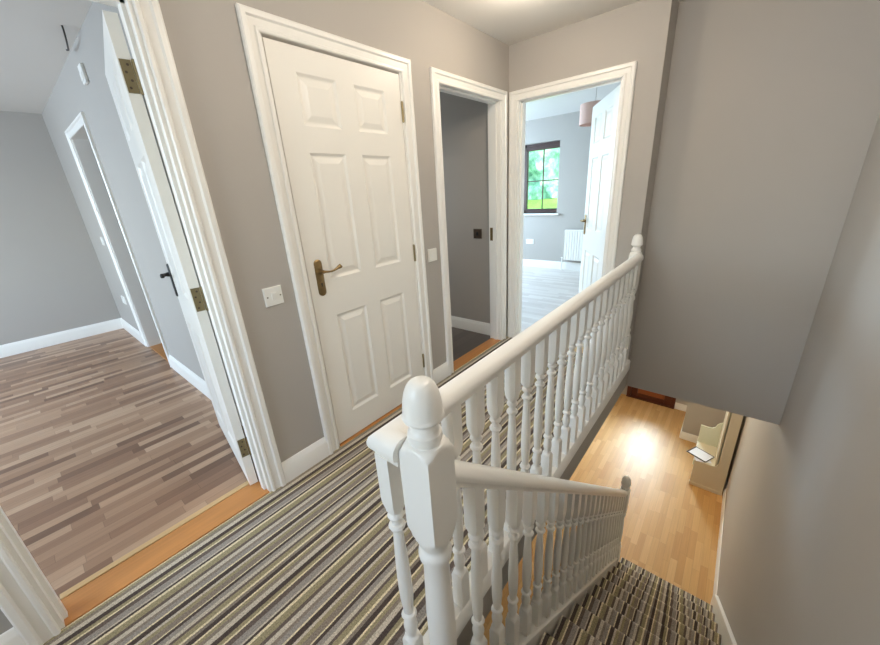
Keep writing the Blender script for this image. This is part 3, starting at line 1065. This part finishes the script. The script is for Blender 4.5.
plate_switch('light_switch', (0.891, 0, 0.964), (0, -1, 0), (1, 0, 0), 0.086, 0.086, M['plastic'], M['plastic'], 'square white light switch between the side room and the closed door', 'light switch')
plate_switch('light_switch', (2.012, 0, 0.967), (0, -1, 0), (1, 0, 0), 0.086, 0.086, M['plastic'], M['plastic'], 'square white light switch beside the dim third doorway', 'light switch', screws=False)
plate_switch('light_switch', (3.0, 0.285, 0.985), (-1, 0, 0), (0, 1, 0), 0.088, 0.088, M['bronze'], M['dark'], 'dark bronze light switch on the dim wall inside third doorway', 'light switch')
plate_switch('wall_socket', (6.175, 1.293, 0.448), (-1, 0, 0), (0, 1, 0), 0.146, 0.086, M['plastic'], M['plastic'], 'white double socket low on the bedroom wall beneath the window', 'socket', 2)
plate_switch('light_switch', (0.836, 3.45, 1.10), (-1, 0, 0), (0, 1, 0), 0.086, 0.086, M['plastic'], M['plastic'], 'small pale switch beyond the inner doorway of the side room', 'light switch', screws=False)
plate_switch('wall_socket', (0.836, 3.52, 0.46), (-1, 0, 0), (0, 1, 0), 0.146, 0.086, M['plastic'], M['plastic'], 'pale double socket low on the side room wall', 'socket', 2, screws=False)

# white box high on the side room wall
e = empty('wall_sensor', (0.836, 1.80, 2.20), 'small white plastic box high on the side room wall', 'sensor')
mb = MB(); mb.box(0.816, 0.836, 1.755, 1.845, 2.15, 2.255)
mb.build('housing', M['plastic'], e, world=True, bevel=0.006)
mb = MB(); mb.box(0.812, 0.817, 1.77, 1.83, 2.165, 2.21)
mb.build('lens_cover', M['plastic'], e, world=True, bevel=0.002)

# cable end at the ceiling
mb = MB()
mb.tube([(0.760, 1.56, H), (0.762, 1.57, H - 0.02), (0.775, 1.66, H - 0.045), (0.795, 1.80, H - 0.05), (0.800, 1.86, H - 0.035), (0.800, 1.88, H - 0.03)], 0.0045, 8)
tag(mb.build('ceiling_wire', M['dark'], smooth=60, origin=(0.76, 1.56, H)), 'thin dark bent wire sticking out of the side room ceiling', 'wire')

# ------------------------------------------------------------------ bedroom radiator and lamp
rad = empty('radiator', (6.175, 0.15, 0.12), 'white ribbed panel radiator under the bedroom window, partly behind the open door', 'radiator')
mb = MB()
ry0, ry1 = -0.45, 0.64
nr = 26
pts = []
for k in range(nr * 4 + 1):
    q = k / (nr * 4)
    ph = (k % 4)
    pts.append((ry0 + (ry1 - ry0) * q, 6.068 + (0.0 if ph in (0, 1) else 0.009)))
front = [(y, x) for y, x in pts]
rings = [[(x, y, z) for y, x in front] + [(6.085, ry1, z), (6.085, ry0, z)] for z in (0.18, 0.66)]
mb.loft(rings)
mb.build('panel', M['gloss'], rad, world=True)
mb = MB(); mb.box(6.075, 6.14, ry0, ry1, 0.655, 0.67); mb.box(6.075, 6.14, ry0, ry0 + 0.008, 0.2, 0.66); mb.box(6.075, 6.14, ry1 - 0.008, ry1, 0.2, 0.66)
mb.build('casing', M['gloss'], rad, world=True, bevel=0.003)
mb = MB(); mb.tube([(6.11, ry1 + 0.03, -0.004), (6.11, ry1 + 0.03, 0.2)], 0.009, 8); mb.tube([(6.11, ry1 + 0.045, 0.21), (6.11, ry1 - 0.01, 0.21)], 0.010, 8)
mb.build('valve_pipe', M['gloss'], rad, world=True, smooth=50)
mb = MB(); mb.box(6.086, 6.173, ry0 + 0.2, ry0 + 0.24, 0.25, 0.6)
mb.build('bracket', M['gloss'], rad, world=True)
mb = MB(); mb.box(6.086, 6.173, ry1 - 0.24, ry1 - 0.2, 0.25, 0.6)
mb.build('bracket', M['gloss'], rad, world=True)

LX, LY = 4.50, -0.205
lamp = empty('pendant_lamp', (LX, LY, H), 'dusty pink drum pendant shade hanging in the bedroom behind the open door', 'lamp')
mb = MB()
seg = 32
rings = []
for z, r in ((1.945, 0.147), (2.135, 0.147), (2.135, 0.144), (1.945, 0.144)):
    rings.append([(LX + r * math.cos(2 * PI * k / seg), LY + r * math.sin(2 * PI * k / seg), z) for k in range(seg)])
rings.append(rings[0])
mb.loft(rings, caps=False)
mb.build('lamp_shade', M['pink'], lamp, world=True, smooth=40)
mb = MB(); mb.tube([(LX, LY, H - 0.02), (LX, LY, 2.08)], 0.004, 8)
mb.build('cord', M['cord'], lamp, world=True)
mb = MB(); mb.lathe([(H - 0.028, 0.02), (H - 0.02, 0.042), (H, 0.045)], LX, LY, 20)
mb.build('ceiling_rose', M['plastic'], lamp, world=True, smooth=40)
mb = MB(); mb.lathe([(2.01, 0.002), (2.015, 0.02), (2.04, 0.03), (2.06, 0.022), (2.08, 0.016), (2.09, 0.016)], LX, LY, 16)
mb.build('bulb', M['plastic'], lamp, world=True, smooth=60)
mb = MB()
for a in (0, 2 * PI / 3, 4 * PI / 3):
    mb.tube([(LX, LY, 2.095), (LX + 0.145 * math.cos(a), LY + 0.145 * math.sin(a), 2.13)], 0.002, 6)
mb.build('shade_ring', M['dark'], lamp, world=True)

# landing ceiling lamp, just above the picture
lc = empty('ceiling_light', (2.30, -0.52, H), 'small round warm ceiling light above the landing', 'lamp')
mb = MB(); mb.lathe([(H - 0.018, 0.088), (H - 0.012, 0.095), (H, 0.095)], 2.30, -0.52, 32)
mb.build('base', M['plastic'], lc, world=True, smooth=40)
mb = MB(); mb.lathe([(H - 0.050, 0.002), (H - 0.047, 0.03), (H - 0.038, 0.06), (H - 0.018, 0.083)], 2.30, -0.52, 32)
mb.build('diffuser', M['lampglow'], lc, world=True, smooth=60)

# ------------------------------------------------------------------ hall telephone seat with papers
SX0, SX1 = 5.30, 5.78
SEAT = HF + 0.40
hs = empty('telephone_seat', (SX0, -1.85, HF), 'cream wooden hall seat with scrolled end panel against the stair wall', 'seat')


def end_panel(x0, x1, mat, nm, pts):
    mb = MB()
    mb.prism(pts, lambda y, z, t: (t, y, HF + z), x0, x1)
    return mb.build(nm, mat, hs, world=True, bevel=0.004)


# near end: low arm of the box with a tall narrow upright behind it
end_panel(SX0, SX0 + 0.022, M['cream'], 'end_panel', [(-1.655, 0.0), (-1.655, 0.40), (-1.87, 0.40), (-1.895, 0.43), (-1.91, 0.48), (-1.91, 1.45), (-2.02, 1.45), (-2.02, 0.0)])
end_panel(SX1 - 0.022, SX1, M['paleg'], 'end_panel', [(-1.645, 0.0), (-1.645, 0.705), (-1.72, 0.70), (-1.775, 0.705), (-1.805, 0.73), (-1.82, 0.78), (-1.845, 0.81), (-1.875, 0.83), (-1.875, 1.45), (-2.02, 1.45), (-2.02, 0.0)])
mb = MB(); mb.box(SX0 + 0.01, SX1 - 0.01, -1.895, -1.876, HF + 0.02, HF + 1.45)
mb.build('back_board', M['cream'], hs, world=True)
mb = MB(); mb.box(SX0 - 0.005, SX1 - 0.022, -1.876, -1.645, SEAT, SEAT + 0.02)
mb.build('seat_board', M['cream'], hs, world=True, bevel=0.004)
mb = MB(); mb.box(SX0 + 0.02, SX1 - 0.02, -1.675, -1.660, HF + 0.02, SEAT)
mb.build('front_panel', M['cream'], hs, world=True)
mb = MB(); mb.box(SX0 - 0.008, SX0 + 0.03, -2.02, -1.648, HF, HF + 0.05)
mb.build('plinth', M['cream'], hs, world=True, bevel=0.004)


def slab_thing(nm, cx, cy, z, w, d, t, rot, tiltm, mat, label, cat):
    mb = MB(); mb.box(-w / 2, w / 2, -d / 2, d / 2, 0, t)
    o = mb.build(nm, mat, bevel=min(0.002, t * 0.3))
    o.location = (cx, cy, z)
    o.rotation_euler = (tiltm[0], tiltm[1], rot)
    return tag(o, label, cat)


slab_thing('envelope', 5.375, -1.735, SEAT + 0.0205, 0.14, 0.18, 0.004, 0.35, (0, 0), M['paper'], 'white envelope lying beneath the dark folder on the hall seat', 'envelope')
slab_thing('folder', 5.45, -1.705, SEAT + 0.026, 0.21, 0.25, 0.010, -0.45, (0, 0), M['navy'], 'dark folder overhanging the front of the cream hall seat', 'folder')
slab_thing('paper_sheet', 5.444, -1.711, SEAT + 0.0365, 0.180, 0.228, 0.002, -0.45, (0, 0), M['paper'], 'white sheet of paper lying on the dark folder', 'paper')
